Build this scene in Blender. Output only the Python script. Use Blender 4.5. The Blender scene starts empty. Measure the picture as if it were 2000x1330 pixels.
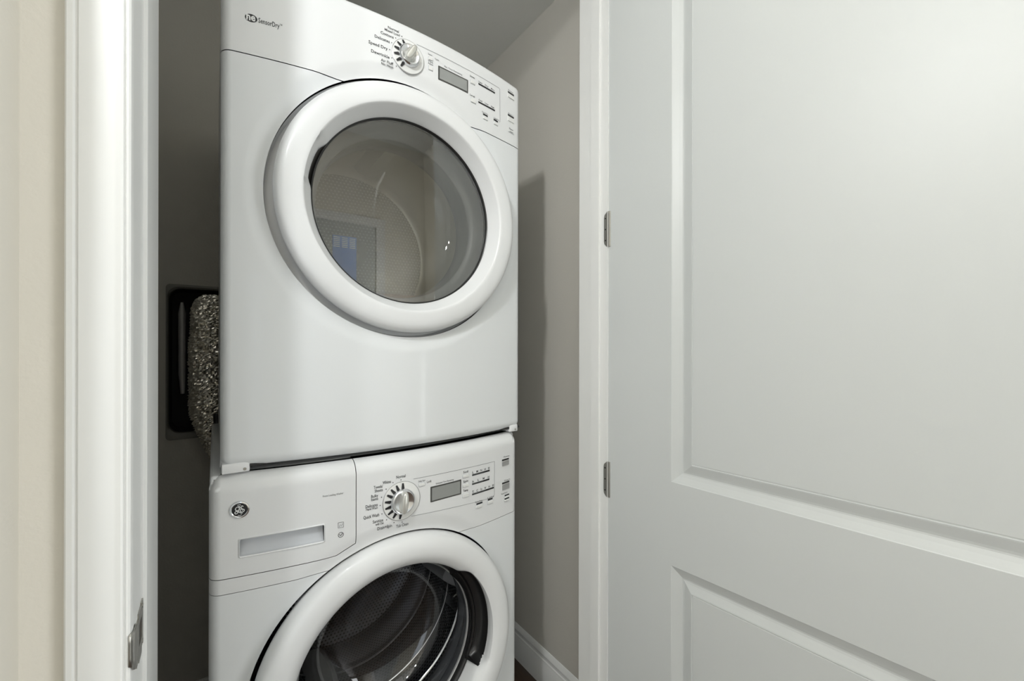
import bpy, bmesh, math, random
from math import sin, cos, pi, radians, sqrt, hypot, atan2
from mathutils import Vector, Matrix

# ------------------------------------------------------------ camera, world, lights, exposure
SC = bpy.context.scene
COL = SC.collection
cam_d = bpy.data.cameras.new('camera')
cam_d.sensor_fit = 'HORIZONTAL'
cam_d.sensor_width = 36.0
cam_d.lens = 36.0 * 810.0 / 2000.0
cam_d.shift_y = 7.0 / 2000.0
cam_d.clip_start = 0.02
cam = bpy.data.objects.new('camera', cam_d)
COL.objects.link(cam)
cam.location = (0, 0, 0)
cam.rotation_euler = (radians(90), radians(-0.10), radians(-35.65))
SC.camera = cam

w = bpy.data.worlds.new('world')
SC.world = w
w.use_nodes = True
w.node_tree.nodes['Background'].inputs[0].default_value = (0.85, 0.92, 1.0, 1)
w.node_tree.nodes['Background'].inputs[1].default_value = 0.6


def light(name, kind, loc, energy, color=(1, 1, 1), size=0.1, size_y=None, target=None):
    l = bpy.data.lights.new(name, kind)
    l.energy = energy
    l.color = color
    if kind == 'AREA':
        l.shape = 'RECTANGLE'
        l.size = size
        l.size_y = size_y or size
    else:
        l.shadow_soft_size = size
    o = bpy.data.objects.new(name, l)
    COL.objects.link(o)
    o.location = loc
    if target is not None:
        d = Vector(target) - Vector(loc)
        o.rotation_euler = d.to_track_quat('-Z', 'Y').to_euler()
    return o


light('lamp_light', 'POINT', (-0.44, 0.04, 1.0), 29, (0.97, 0.99, 1.0), 0.04)
light('far_lamp_light', 'POINT', (-1.55, -0.83, 1.45), 42, (0.985, 0.99, 0.985), 0.06)
light('overhead_fill', 'AREA', (0.2, -1.0, 2.14), 5, (1.0, 0.99, 0.97), 1.6, 1.6, (0.2, -1.0, 0))  # added overhead fill, no fixture hangs there
light('back_fill', 'AREA', (-1.5, -2.3, -0.25), 9, (0.88, 0.95, 1.0), 0.95, 1.75, (0.2, 1.0, -0.4))  # added back fill, set low to lift the lower door and fronts
light('side_fill', 'AREA', (1.84, -1.5, -0.1), 44, (0.94, 0.975, 1.0), 1.2, 2.1, (0.0, -1.5, 0.0))  # added fill from the right for the left jamb; that wall has no window

SC.view_settings.view_transform = 'Standard'
SC.view_settings.look = 'None'
SC.view_settings.exposure = 0.02
SC.view_settings.gamma = 1.0
SC.view_settings.use_curve_mapping = False

ZF = -1.24      # floor height (the camera stands at 0)

# ------------------------------------------------------------ materials


def mat(name, color, rough=0.5, metal=0.0, spec=0.5, coat=0.0, bump=0.0, bscale=60.0, var=0.0, vscale=6.0,
        stretch=None, ior=None, coat_ior=1.5):
    m = bpy.data.materials.new(name)
    m.use_nodes = True
    nt = m.node_tree
    b = nt.nodes['Principled BSDF']
    c = tuple(color) + (1,)
    b.inputs['Base Color'].default_value = c
    b.inputs['Roughness'].default_value = rough
    b.inputs['Metallic'].default_value = metal
    b.inputs['Specular IOR Level'].default_value = spec
    b.inputs['Coat Weight'].default_value = coat
    b.inputs['Coat Roughness'].default_value = 0.06
    b.inputs['Coat IOR'].default_value = coat_ior
    if ior:
        b.inputs['IOR'].default_value = ior
    if bump or var:
        tc = nt.nodes.new('ShaderNodeTexCoord')
        mp = nt.nodes.new('ShaderNodeMapping')
        if stretch:
            mp.inputs['Scale'].default_value = stretch
        nt.links.new(tc.outputs['Object'], mp.inputs['Vector'])
    if bump:
        n = nt.nodes.new('ShaderNodeTexNoise')
        n.inputs['Scale'].default_value = bscale
        n.inputs['Detail'].default_value = 3
        nt.links.new(mp.outputs[0], n.inputs['Vector'])
        bp = nt.nodes.new('ShaderNodeBump')
        bp.inputs['Strength'].default_value = bump
        bp.inputs['Distance'].default_value = 0.002
        nt.links.new(n.outputs['Fac'], bp.inputs['Height'])
        nt.links.new(bp.outputs[0], b.inputs['Normal'])
    if var:
        n2 = nt.nodes.new('ShaderNodeTexNoise')
        n2.inputs['Scale'].default_value = vscale
        n2.inputs['Detail'].default_value = 4
        nt.links.new(mp.outputs[0], n2.inputs['Vector'])
        mx = nt.nodes.new('ShaderNodeMix')
        mx.data_type = 'RGBA'
        mx.inputs[6].default_value = tuple(max(0, v * (1 - var)) for v in color) + (1,)
        mx.inputs[7].default_value = tuple(min(1, v * (1 + var)) for v in color) + (1,)
        nt.links.new(n2.outputs['Fac'], mx.inputs[0])
        nt.links.new(mx.outputs[2], b.inputs['Base Color'])
    return m


def math_node(nt, op, a, b=None, c=None):
    n = nt.nodes.new('ShaderNodeMath')
    n.operation = op
    for i, v in enumerate((a, b, c)):
        if v is None:
            continue
        if isinstance(v, (int, float)):
            n.inputs[i].default_value = v
        else:
            nt.links.new(v, n.inputs[i])
    return n.outputs[0]


def perforated(name, cx, cz, R, pitch, base, dot, rough, metal, planar=False, rad=0.26, bstr=0.6, rmin=0.0):
    """sheet metal with rows of small round holes, laid out round the drum axis"""
    m = mat(name, base, rough, metal)
    nt = m.node_tree
    b = nt.nodes['Principled BSDF']
    tc = nt.nodes.new('ShaderNodeTexCoord')
    sp = nt.nodes.new('ShaderNodeSeparateXYZ')
    nt.links.new(tc.outputs['Object'], sp.inputs[0])
    x = math_node(nt, 'SUBTRACT', sp.outputs[0], cx)
    z = math_node(nt, 'SUBTRACT', sp.outputs[2], cz)
    rr = math_node(nt, 'SQRT', math_node(nt, 'ADD', math_node(nt, 'MULTIPLY', x, x), math_node(nt, 'MULTIPLY', z, z)))
    if planar:
        u = math_node(nt, 'DIVIDE', x, pitch)
        v = math_node(nt, 'DIVIDE', z, pitch * 0.87)
    else:
        ang = math_node(nt, 'ARCTAN2', z, x)
        u = math_node(nt, 'MULTIPLY', ang, R / pitch)
        v = math_node(nt, 'DIVIDE', sp.outputs[1], pitch * 0.87)
    v = math_node(nt, 'ADD', v, 500.0)
    row = math_node(nt, 'FLOOR', v)
    half = math_node(nt, 'MULTIPLY', math_node(nt, 'MODULO', row, 2.0), 0.5)
    u = math_node(nt, 'ADD', math_node(nt, 'ADD', u, half), 500.0)
    fu = math_node(nt, 'SUBTRACT', math_node(nt, 'FRACT', u), 0.5)
    fv = math_node(nt, 'SUBTRACT', math_node(nt, 'FRACT', v), 0.5)
    l = math_node(nt, 'SQRT', math_node(nt, 'ADD', math_node(nt, 'MULTIPLY', fu, fu), math_node(nt, 'MULTIPLY', fv, fv)))
    f = math_node(nt, 'LESS_THAN', l, rad)
    if rmin:
        f = math_node(nt, 'MULTIPLY', f, math_node(nt, 'GREATER_THAN', rr, rmin))
    mx = nt.nodes.new('ShaderNodeMix')
    mx.data_type = 'RGBA'
    mx.inputs[6].default_value = tuple(base) + (1,)
    mx.inputs[7].default_value = tuple(dot) + (1,)
    nt.links.new(f, mx.inputs[0])
    nt.links.new(mx.outputs[2], b.inputs['Base Color'])
    bp = nt.nodes.new('ShaderNodeBump')
    bp.inputs['Strength'].default_value = bstr
    bp.inputs['Distance'].default_value = 0.002
    nt.links.new(math_node(nt, 'SUBTRACT', 1.0, f), bp.inputs['Height'])
    nt.links.new(bp.outputs[0], b.inputs['Normal'])
    return m


def glass(name, tint, refl=1.6, rough=0.0, amount=1.0):
    """thin pane: fresnel reflection over tinted clear transmission"""
    m = bpy.data.materials.new(name)
    m.use_nodes = True
    nt = m.node_tree
    nt.nodes.clear()
    out = nt.nodes.new('ShaderNodeOutputMaterial')
    t = nt.nodes.new('ShaderNodeBsdfTransparent')
    t.inputs[0].default_value = tuple(tint) + (1,)
    g = nt.nodes.new('ShaderNodeBsdfGlossy')
    g.inputs['Roughness'].default_value = rough
    geo = nt.nodes.new('ShaderNodeNewGeometry')
    dt_ = nt.nodes.new('ShaderNodeVectorMath')
    dt_.operation = 'DOT_PRODUCT'
    nt.links.new(geo.outputs['Normal'], dt_.inputs[0])
    nt.links.new(geo.outputs['Incoming'], dt_.inputs[1])
    c_ = math_node(nt, 'SUBTRACT', 1.0, math_node(nt, 'ABSOLUTE', dt_.outputs['Value']))
    fres = math_node(nt, 'ADD', math_node(nt, 'MULTIPLY', math_node(nt, 'POWER', c_, 5.0), 1.0 - refl), refl)
    mx = nt.nodes.new('ShaderNodeMixShader')
    nt.links.new(math_node(nt, 'MULTIPLY', fres, amount), mx.inputs[0])
    nt.links.new(t.outputs[0], mx.inputs[1])
    nt.links.new(g.outputs[0], mx.inputs[2])
    nt.links.new(mx.outputs[0], out.inputs[0])
    return m


M = {}
M['enamel'] = mat('white_enamel', (0.72, 0.74, 0.75), 0.45, coat=0.25)
M['plastic'] = mat('white_plastic', (0.73, 0.74, 0.745), 0.38, coat=0.2)
M['button'] = mat('button_plastic', (0.74, 0.745, 0.73), 0.4)
M['silver'] = mat('silver_plastic', (0.42, 0.42, 0.42), 0.35, 0.6)
M['chrome'] = mat('chrome', (0.75, 0.76, 0.78), 0.12, 1.0)
M['black'] = mat('black_plastic', (0.012, 0.012, 0.012), 0.28)
M['ink'] = mat('grey_ink', (0.045, 0.048, 0.05), 0.6)
M['ink_light'] = mat('pale_grey_ink', (0.20, 0.205, 0.21), 0.6)
M['blackink'] = mat('black_ink', (0.01, 0.01, 0.012), 0.5)
M['whiteink'] = mat('white_ink', (0.75, 0.76, 0.76), 0.5)
M['lcd'] = mat('lcd_screen', (0.27, 0.28, 0.27), 0.12, coat=0.8)
M['lcdframe'] = mat('lcd_frame', (0.06, 0.06, 0.055), 0.4)
M['recess'] = mat('grey_recess_plastic', (0.50, 0.52, 0.55), 0.4)
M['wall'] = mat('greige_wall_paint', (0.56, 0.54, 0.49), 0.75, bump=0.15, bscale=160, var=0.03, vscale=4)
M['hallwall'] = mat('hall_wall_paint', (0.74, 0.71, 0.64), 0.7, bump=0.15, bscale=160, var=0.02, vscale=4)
M['ceiling'] = mat('ceiling_paint', (0.80, 0.81, 0.78), 0.85, bump=0.2, bscale=120)
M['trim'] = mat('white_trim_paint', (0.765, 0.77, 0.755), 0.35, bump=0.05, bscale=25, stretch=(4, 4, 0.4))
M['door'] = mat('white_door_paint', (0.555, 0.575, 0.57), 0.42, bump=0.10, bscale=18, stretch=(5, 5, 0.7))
M['steel'] = mat('satin_nickel', (0.42, 0.41, 0.38), 0.32, 1.0)
M['foil'] = mat('crinkled_foil', (0.88, 0.85, 0.78), 0.16, 1.0, bump=0.6, bscale=110)
M['boxgrey'] = mat('vent_box_rim', (0.20, 0.195, 0.175), 0.5, 0.3)
M['boxblack'] = mat('vent_box_inside', (0.015, 0.015, 0.014), 0.7)
M['rubber'] = mat('grey_rubber', (0.05, 0.052, 0.056), 0.38)
M['frame'] = mat('smoke_grey_plastic', (0.17, 0.17, 0.17), 0.35)
M['drum'] = mat('drum_sheet', (0.42, 0.40, 0.34), 0.3, 0.7)
M['floorwood'] = mat('dark_wood', (0.06, 0.035, 0.022), 0.35, bump=0.3, bscale=40, var=0.4, vscale=14, stretch=(8, 0.7, 1))
M['dark'] = mat('dark_underside', (0.02, 0.02, 0.02), 0.7)
M['blue'] = mat('blue_reflection', (0.02, 0.15, 0.60), 0.4)
M['glass_d'] = glass('smoked_door_glass', (0.80, 0.81, 0.79), 0.16)
M['glass_b'] = glass('clear_bowl_glass', (0.88, 0.89, 0.88), 0.05, amount=0.7)
M['glass_w'] = glass('clear_washer_glass', (0.88, 0.89, 0.90), 0.09, amount=0.9)

# ------------------------------------------------------------ object helpers


def link(o, parent=None):
    COL.objects.link(o)
    if parent is not None:
        o.parent = parent
        if parent.type == 'EMPTY':
            o.matrix_parent_inverse = Matrix.Translation(parent.location).inverted()
    return o


def thing(name, label, cat, loc, group=None):
    o = bpy.data.objects.new(name, None)
    COL.objects.link(o)
    o.location = loc
    o.empty_display_size = 0.05
    o['label'] = label
    o['category'] = cat
    if group:
        o['group'] = group
    return o


def obj(name, verts, faces, m, parent=None, smooth=False, normals=None, struct=False, label=None):
    me = bpy.data.meshes.new(name)
    me.from_pydata([tuple(v) for v in verts], [], faces)
    me.materials.append(m)
    if smooth:
        for p in me.polygons:
            p.use_smooth = True
    me.update()
    if normals:
        me.normals_split_custom_set_from_vertices(normals)
    o = bpy.data.objects.new(name, me)
    link(o, parent)
    if struct:
        o['kind'] = 'structure'
    if label:
        o['label'] = label
    return o


def boxdata(x0, x1, y0, y1, z0, z1):
    v = [(x0, y0, z0), (x1, y0, z0), (x1, y1, z0), (x0, y1, z0), (x0, y0, z1), (x1, y0, z1), (x1, y1, z1), (x0, y1, z1)]
    f = [(0, 3, 2, 1), (4, 5, 6, 7), (0, 1, 5, 4), (1, 2, 6, 5), (2, 3, 7, 6), (3, 0, 4, 7)]
    return v, f


def merge(parts):
    V, F = [], []
    for v, f in parts:
        b = len(V)
        V += v
        F += [tuple(i + b for i in q) for q in f]
    return V, F


def box(name, x0, x1, y0, y1, z0, z1, m, parent=None, bevel=0.0, struct=False, label=None, seg=2):
    v, f = boxdata(x0, x1, y0, y1, z0, z1)
    if bevel:
        bm = bmesh.new()
        vs = [bm.verts.new(a) for a in v]
        for q in f:
            bm.faces.new([vs[i] for i in q])
        bmesh.ops.bevel(bm, geom=bm.edges[:], offset=bevel, segments=seg, affect='EDGES', profile=0.5)
        me = bpy.data.meshes.new(name)
        bm.to_mesh(me)
        bm.free()
        for p in me.polygons:
            p.use_smooth = True
        try:
            me.set_sharp_from_angle(angle=radians(60))
        except Exception:
            pass
        me.materials.append(m)
        o = bpy.data.objects.new(name, me)
        link(o, parent)
        if struct:
            o['kind'] = 'structure'
        if label:
            o['label'] = label
        return o
    return obj(name, v, f, m, parent, struct=struct, label=label)


def prism_z(name, prof, z0, z1, m, parent=None, struct=False, smooth=False, label=None):
    """closed outline prof [(x,y)...] drawn up from z0 to z1"""
    n = len(prof)
    V = [(x, y, z0) for x, y in prof] + [(x, y, z1) for x, y in prof]
    F = [(i, (i + 1) % n, n + (i + 1) % n, n + i) for i in range(n)]
    F += [tuple(range(n))[::-1], tuple(range(n, 2 * n))]
    o = obj(name, V, F, m, parent, struct=struct, label=label)
    bm = bmesh.new()
    bm.from_mesh(o.data)
    bmesh.ops.recalc_face_normals(bm, faces=bm.faces)
    bm.to_mesh(o.data)
    bm.free()
    if smooth:
        for p in o.data.polygons:
            p.use_smooth = len(p.vertices) == 4
        o.data.set_sharp_from_angle(angle=radians(35))
    return o


def sharp(o, deg=40):
    for p in o.data.polygons:
        p.use_smooth = True
    o.data.set_sharp_from_angle(angle=radians(deg))
    return o


def revolve(name, prof, cx, cz, m, parent=None, n=128, rfun=None, yfun=None, smooth_deg=50, label=None, cap=False):
    """prof [(r, y)...] turned about an axis along Y through (cx, cz)"""
    V, F = [], []
    k = len(prof)
    for i in range(n):
        a = 2 * pi * i / n
        for j, (r, y) in enumerate(prof):
            rr = rfun(j, r, a) if rfun else r
            yy = yfun(j, y, a) if yfun else y
            V.append((cx + rr * cos(a), yy, cz + rr * sin(a)))
    for i in range(n):
        for j in range(k - 1):
            a, b = i * k + j, ((i + 1) % n) * k + j
            F.append((a, a + 1, b + 1, b))
    if cap:
        F.append(tuple(i * k for i in range(n)))
    o = obj(name, V, F, m, parent, label=label)
    bm = bmesh.new()
    bm.from_mesh(o.data)
    bmesh.ops.remove_doubles(bm, verts=bm.verts, dist=1e-6)
    bmesh.ops.recalc_face_normals(bm, faces=bm.faces)
    bm.to_mesh(o.data)
    bm.free()
    return sharp(o, smooth_deg)


def tube(name, pts, r, m, parent=None, n=8, closed=False):
    V, F = [], []
    P = [Vector(p) for p in pts]
    k = len(P)
    for i, p in enumerate(P):
        if closed:
            t = P[(i + 1) % k] - P[i - 1]
        else:
            t = P[min(i + 1, k - 1)] - P[max(i - 1, 0)]
        t.normalize()
        up = Vector((0, 1, 0)) if abs(t.y) < 0.9 else Vector((0, 0, 1))
        a = t.cross(up).normalized()
        b = t.cross(a).normalized()
        rr = r(i) if callable(r) else r
        for j in range(n):
            q = 2 * pi * j / n
            V.append(p + a * rr * cos(q) + b * rr * sin(q))
    for i in range(k if closed else k - 1):
        for j in range(n):
            i2 = (i + 1) % k
            F.append((i * n + j, i * n + (j + 1) % n, i2 * n + (j + 1) % n, i2 * n + j))
    if not closed:
        F.append(tuple(range(n))[::-1])
        F.append(tuple(range((k - 1) * n, k * n)))
    return V, F


# ------------------------------------------------------------ bowed appliance fronts


def smooth01(t):
    t = max(0.0, min(1.0, t))
    return t * t * (3 - 2 * t)


class Front:
    """front face of an appliance: y as a function of (x, z)"""

    def __init__(s, cx, y0, zt, zb, dcx, dcz, r_out, r_in, depth, r_side, r_top, r_bot):
        s.cx, s.y0, s.zt, s.zb = cx, y0, zt, zb
        s.dcx, s.dcz, s.r_out, s.r_in, s.depth = dcx, dcz, r_out, r_in, depth
        s.r_side, s.r_top, s.r_bot = r_side, r_top, r_bot
        s.xl, s.xr = cx - 0.343, cx + 0.343

    def bow(s, x):
        return s.y0 + 0.043 * ((x - s.cx) / 0.343) ** 2

    def __call__(s, x, z):
        y = s.bow(x)
        e = max(0.0, min(x - s.xl, s.xr - x))
        a = max(0.0, 1 - e / s.r_side)
        et = max(0.0, s.zt - z)
        b = max(0.0, 1 - et / s.r_top)
        eb = max(0.0, z - s.zb)
        c = max(0.0, 1 - eb / s.r_bot)
        q = min(0.9999, sqrt(a * a + b * b + c * c))
        rr = s.r_side if a >= max(b, c) else (s.r_top if b > c else s.r_bot)
        y += rr * (1 - sqrt(1 - q * q))
        d = hypot(x - s.dcx, z - s.dcz)
        if d < s.r_out:
            y += s.depth * smooth01((s.r_out - d) / (s.r_out - s.r_in))
        return y

    def normal(s, x, z):
        h = 0.0006
        dx = (s(x + h, z) - s(x - h, z)) / (2 * h)
        dz = (s(x, z + h) - s(x, z - h)) / (2 * h)
        return Vector((dx, -1.0, dz)).normalized()


def clip_poly(poly, edges):
    """clip polygon (x,z) list against a convex polygon given as directed edges (interior on the left)"""
    out = poly
    for (ax, az), (bx, bz) in edges:
        res = []
        n = len(out)
        if n == 0:
            return []
        for i in range(n):
            p, q = out[i], out[(i + 1) % n]
            dp = (bx - ax) * (p[1] - az) - (bz - az) * (p[0] - ax)
            dq = (bx - ax) * (q[1] - az) - (bz - az) * (q[0] - ax)
            if dp >= -1e-12:
                res.append(p)
            if (dp > 1e-12 and dq < -1e-12) or (dp < -1e-12 and dq > 1e-12):
                t = dp / (dp - dq)
                res.append((p[0] + (q[0] - p[0]) * t, p[1] + (q[1] - p[1]) * t))
        out = res
    return out


def panel(name, regions, F, m, parent, step=0.005, skirt=0.02, label=None):
    V, N, faces, idx = [], [], [], {}
    ecount = {}

    def vid(p):
        k = (round(p[0], 5), round(p[1], 5))
        if k not in idx:
            idx[k] = len(V)
            V.append((p[0], F(p[0], p[1]), p[1]))
            N.append(F.normal(p[0], p[1]))
        return idx[k]
    for reg in regions:
        area = sum(reg[i][0] * reg[(i + 1) % len(reg)][1] - reg[(i + 1) % len(reg)][0] * reg[i][1] for i in range(len(reg)))
        if area < 0:
            reg = reg[::-1]
        edges = [(reg[i], reg[(i + 1) % len(reg)]) for i in range(len(reg))]
        x0, x1 = min(p[0] for p in reg), max(p[0] for p in reg)
        z0, z1 = min(p[1] for p in reg), max(p[1] for p in reg)
        for ix in range(math.floor(x0 / step), math.ceil(x1 / step)):
            for iz in range(math.floor(z0 / step), math.ceil(z1 / step)):
                a, b = ix * step, (ix + 1) * step
                c, d = iz * step, (iz + 1) * step
                mx, mz = (a + b) / 2 - F.dcx, (c + d) / 2 - F.dcz
                md = hypot(mx, mz)
                if md < F.r_in - step:
                    continue
                poly = clip_poly([(a, c), (b, c), (b, d), (a, d)], edges)
                if md < F.r_in + step:
                    ux, uz = mx / md, mz / md
                    qx, qz = F.dcx + ux * F.r_in, F.dcz + uz * F.r_in
                    poly = clip_poly(poly, [((qx, qz), (qx + uz, qz - ux))])
                ids = []
                for p in poly:
                    v = vid(p)
                    if not ids or ids[-1] != v:
                        ids.append(v)
                if len(ids) > 2 and ids[0] == ids[-1]:
                    ids.pop()
                if len(set(ids)) < 3 or len(set(ids)) != len(ids):
                    continue
                faces.append(tuple(ids))
                for i in range(len(ids)):
                    e = (ids[i], ids[(i + 1) % len(ids)])
                    ecount[frozenset(e)] = ecount.get(frozenset(e), []) + [e]
    for k, l in list(ecount.items()):
        if len(l) == 1:
            a, b = l[0]
            pa, pb = Vector(V[a]), Vector(V[b])
            nn = (pb - pa).cross(Vector((0, 1, 0)))
            if nn.length < 1e-9:
                continue
            nn.normalize()
            base = len(V)
            V += [tuple(pa), tuple(pb), (pb.x, pb.y + skirt, pb.z), (pa.x, pa.y + skirt, pa.z)]
            N += [nn] * 4
            faces.append((base + 1, base, base + 3, base + 2))
    return obj(name, V, faces, m, parent, smooth=True, normals=N, label=label)


def rect(x0, x1, z0, z1):
    return [(x0, z0), (x1, z0), (x1, z1), (x0, z1)]


def round_rect(x0, x1, z0, z1, r, n=5):
    P = []
    for cx, cz, a0 in ((x1 - r, z0 + r, -pi / 2), (x1 - r, z1 - r, 0), (x0 + r, z1 - r, pi / 2), (x0 + r, z0 + r, pi)):
        for i in range(n + 1):
            a = a0 + pi / 2 * i / n
            P.append((cx + r * cos(a), cz + r * sin(a)))
    return P


def plate(name, F, x0, x1, z0, z1, h, m, parent, inset=0.0006, r=0.0015, sink=0.0005, label=None):
    """a small raised plate with rounded corners lying on the bowed front"""
    A = round_rect(x0, x1, z0, z1, r, 3)
    B = round_rect(x0 + inset, x1 - inset, z0 + inset, z1 - inset, max(1e-4, r - inset * 0.5), 3)
    n = len(A)
    V = [(x, F.bow(x) + sink, z) for x, z in A] + [(x, F.bow(x) - h, z) for x, z in B]
    Fc = [(i, (i + 1) % n, n + (i + 1) % n, n + i) for i in range(n)] + [tuple(range(n, 2 * n))]
    return obj(name, V, Fc, m, parent, label=label)


def strip(F, pts, wd, lift=0.0004):
    """a thin printed line along pts (x,z) on the bowed front -> verts, faces"""
    Q = []
    for i in range(len(pts) - 1):
        (ax, az), (bx, bz) = pts[i], pts[i + 1]
        n = max(1, int(hypot(bx - ax, bz - az) / 0.012))
        for k in range(n):
            Q.append((ax + (bx - ax) * k / n, az + (bz - az) * k / n))
    Q.append(pts[-1])
    V, Fc = [], []
    for i, (x, z) in enumerate(Q):
        a, b = Q[max(0, i - 1)], Q[min(len(Q) - 1, i + 1)]
        dx, dz = b[0] - a[0], b[1] - a[1]
        l = hypot(dx, dz) or 1
        nx, nz = -dz / l * wd / 2, dx / l * wd / 2
        V += [(x + nx, F.bow(x) - lift, z + nz), (x - nx, F.bow(x) - lift, z - nz)]
    for i in range(len(Q) - 1):
        Fc.append((2 * i, 2 * i + 1, 2 * i + 3, 2 * i + 2))
    return V, Fc


def disc(F, cx, cz, r, lift=0.0004, n=12, sx=1.0):
    V = [(cx + r * sx * cos(2 * pi * i / n), F.bow(cx) - lift, cz + r * sin(2 * pi * i / n)) for i in range(n)]
    return V, [tuple(range(n))]


_text_cache = {}


def text_on(F, body, x0, z0, size, width=None, lift=0.0005, align='L', shear=0.0, bold=0.012):
    """lettering laid on the bowed front, baseline z0, cap height about 0.7*size"""
    key = (body, bold)
    if key not in _text_cache:
        c = bpy.data.curves.new('t', 'FONT')
        c.body = body
        c.size = 1.0
        c.resolution_u = 2
        c.offset = bold
        o = bpy.data.objects.new('t', c)
        me = bpy.data.meshes.new_from_object(o)
        _text_cache[key] = ([v.co.copy() for v in me.vertices], [tuple(p.vertices) for p in me.polygons])
        bpy.data.objects.remove(o)
        bpy.data.curves.remove(c)
        bpy.data.meshes.remove(me)
    vs, fs = _text_cache[key]
    size *= 1.3
    mx = max(v.x for v in vs)
    sx = (width / mx) if width else size
    off = 0 if align == 'L' else (-mx * sx if align == 'R' else -mx * sx / 2)
    V = []
    for v in vs:
        x = x0 + off + v.x * sx + v.y * size * shear
        z = z0 + v.y * size
        V.append((x, F.bow(x) - lift, z))
    return V, fs


# ============================================================ THE SETTING
XR, YB, XL = 0.98, 1.72, -0.26          # closet right wall, back wall, left wall
YJF, YJB = 0.61, 0.872                  # front and back of the left jamb
XJ = -0.0735                            # face of the left jamb
HZ = 1.185                              # underside of the door head
CZ = 1.22                               # closet ceiling
RZ = 2.2                                # hall ceiling
XRW, XLW, YH = 1.9, -2.1, -2.45         # hall extents

# floor with planks in the closet
box('floor', XLW, XRW, YH, YB + 0.1, ZF - 0.06, ZF - 0.009, M['floorwood'], struct=True)
fl = bpy.data.objects['floor']
px = XL
pw = 0.124
k = 0
while px < XR - 0.001:
    x1 = min(px + pw - 0.0015, XR)
    for (ya, yb) in ((0.30, 0.86 + 0.05 * (k % 3)), (0.862 + 0.05 * (k % 3), YB)):
        box('plank', px, x1, ya, yb, ZF - 0.009, ZF - 0.0004 * (k % 3), M['floorwood'], fl, bevel=0.001, seg=1)
    px += pw
    k += 1

# closet walls
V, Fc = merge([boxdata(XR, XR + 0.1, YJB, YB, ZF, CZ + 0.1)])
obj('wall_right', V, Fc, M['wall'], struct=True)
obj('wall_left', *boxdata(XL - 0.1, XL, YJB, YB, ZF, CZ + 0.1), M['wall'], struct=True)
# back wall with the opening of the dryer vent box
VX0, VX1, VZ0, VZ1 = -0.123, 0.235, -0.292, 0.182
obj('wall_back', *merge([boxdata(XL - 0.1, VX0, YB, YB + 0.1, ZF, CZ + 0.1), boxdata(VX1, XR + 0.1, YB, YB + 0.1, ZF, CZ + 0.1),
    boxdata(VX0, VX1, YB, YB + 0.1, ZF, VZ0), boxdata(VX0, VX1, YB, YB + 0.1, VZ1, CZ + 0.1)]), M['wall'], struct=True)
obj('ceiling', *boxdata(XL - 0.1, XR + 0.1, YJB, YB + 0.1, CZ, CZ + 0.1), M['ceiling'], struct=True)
# front wall around the doorway
obj('wall_front', *merge([boxdata(-0.156, XJ - 0.018, 0.613, YJB, ZF, RZ),
    boxdata(XLW, -0.156, 0.50, YJB, ZF, RZ),
    boxdata(0.885, XRW, 0.775, YJB, ZF, RZ),
    boxdata(XJ - 0.018, 0.885, 0.613, YJB, HZ + 0.018, RZ)]), M['hallwall'], struct=True)
# hall
obj('wall_hall_back', *merge([boxdata(XLW, -2.0, YH - 0.1, YH, ZF, RZ), boxdata(-1.0, XRW, YH - 0.1, YH, ZF, RZ),
    boxdata(-2.0, -1.0, YH - 0.1, YH, ZF, -1.15), boxdata(-2.0, -1.0, YH - 0.1, YH, 0.65, RZ)]), M['hallwall'], struct=True)
obj('wall_hall_right', *boxdata(XRW, XRW + 0.1, YH, 0.85, ZF, RZ), M['hallwall'], struct=True)
obj('wall_hall_left', *boxdata(XLW - 0.1, XLW, YH, 0.85, ZF, RZ), M['hallwall'], struct=True)
obj('ceiling_hall', *boxdata(XLW, XRW, YH, 0.613, RZ, RZ + 0.1), M['ceiling'], struct=True)

# left door casing with moulded profile, jamb, stop
prof = [(-0.123, 0.613), (-0.123, 0.602), (-0.1215, 0.6005), (-0.117, 0.600), (-0.1155, 0.6015), (-0.114, 0.6015), (-0.1125, 0.599),
        (-0.098, 0.5965), (-0.086, 0.5955), (-0.0835, 0.5945), (-0.0800, 0.593), (-0.0782, 0.5935), (-0.0775, 0.5958), (-0.0765, 0.5958),
        (-0.0757, 0.5945), (-0.0742, 0.5945), (-0.0725, 0.596), (-0.072, 0.599), (-0.072, 0.613)]
prism_z('trim_1', prof, ZF, HZ + 0.05, M['trim'], struct=True, smooth=True)
prof = [(XJ - 0.018, 0.61), (XJ - 0.001, 0.61), (XJ, 0.611), (XJ, 0.700), (XJ + 0.0035, 0.700), (XJ + 0.004, 0.7005), (XJ + 0.004, 0.742),
        (XJ + 0.0035, 0.7425), (XJ, 0.7425), (XJ, YJB - 0.001), (XJ - 0.001, YJB), (XJ - 0.018, YJB)]
prism_z('trim_2', prof, ZF, HZ, M['trim'], struct=True)
# right jamb with stop
JX = 0.8655
prof = [(0.887, 0.762), (JX, 0.762), (JX, 0.7895), (JX - 0.0045, 0.7895), (JX - 0.005, 0.790), (JX - 0.005, 0.8205), (JX - 0.0045, 0.821),
        (JX, 0.821), (JX, YJB - 0.002), (JX + 0.002, YJB), (0.887, YJB)]
prism_z('trim_3', prof[::-1], ZF, HZ, M['trim'], struct=True)
# head jamb, and right casing hidden behind the open door
obj('trim_4', *merge([boxdata(XJ - 0.018, 0.887, 0.61, YJB, HZ, HZ + 0.018), boxdata(XJ - 0.05, 0.93, 0.598, 0.613, HZ, HZ + 0.06)]), M['trim'], struct=True)

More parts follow.
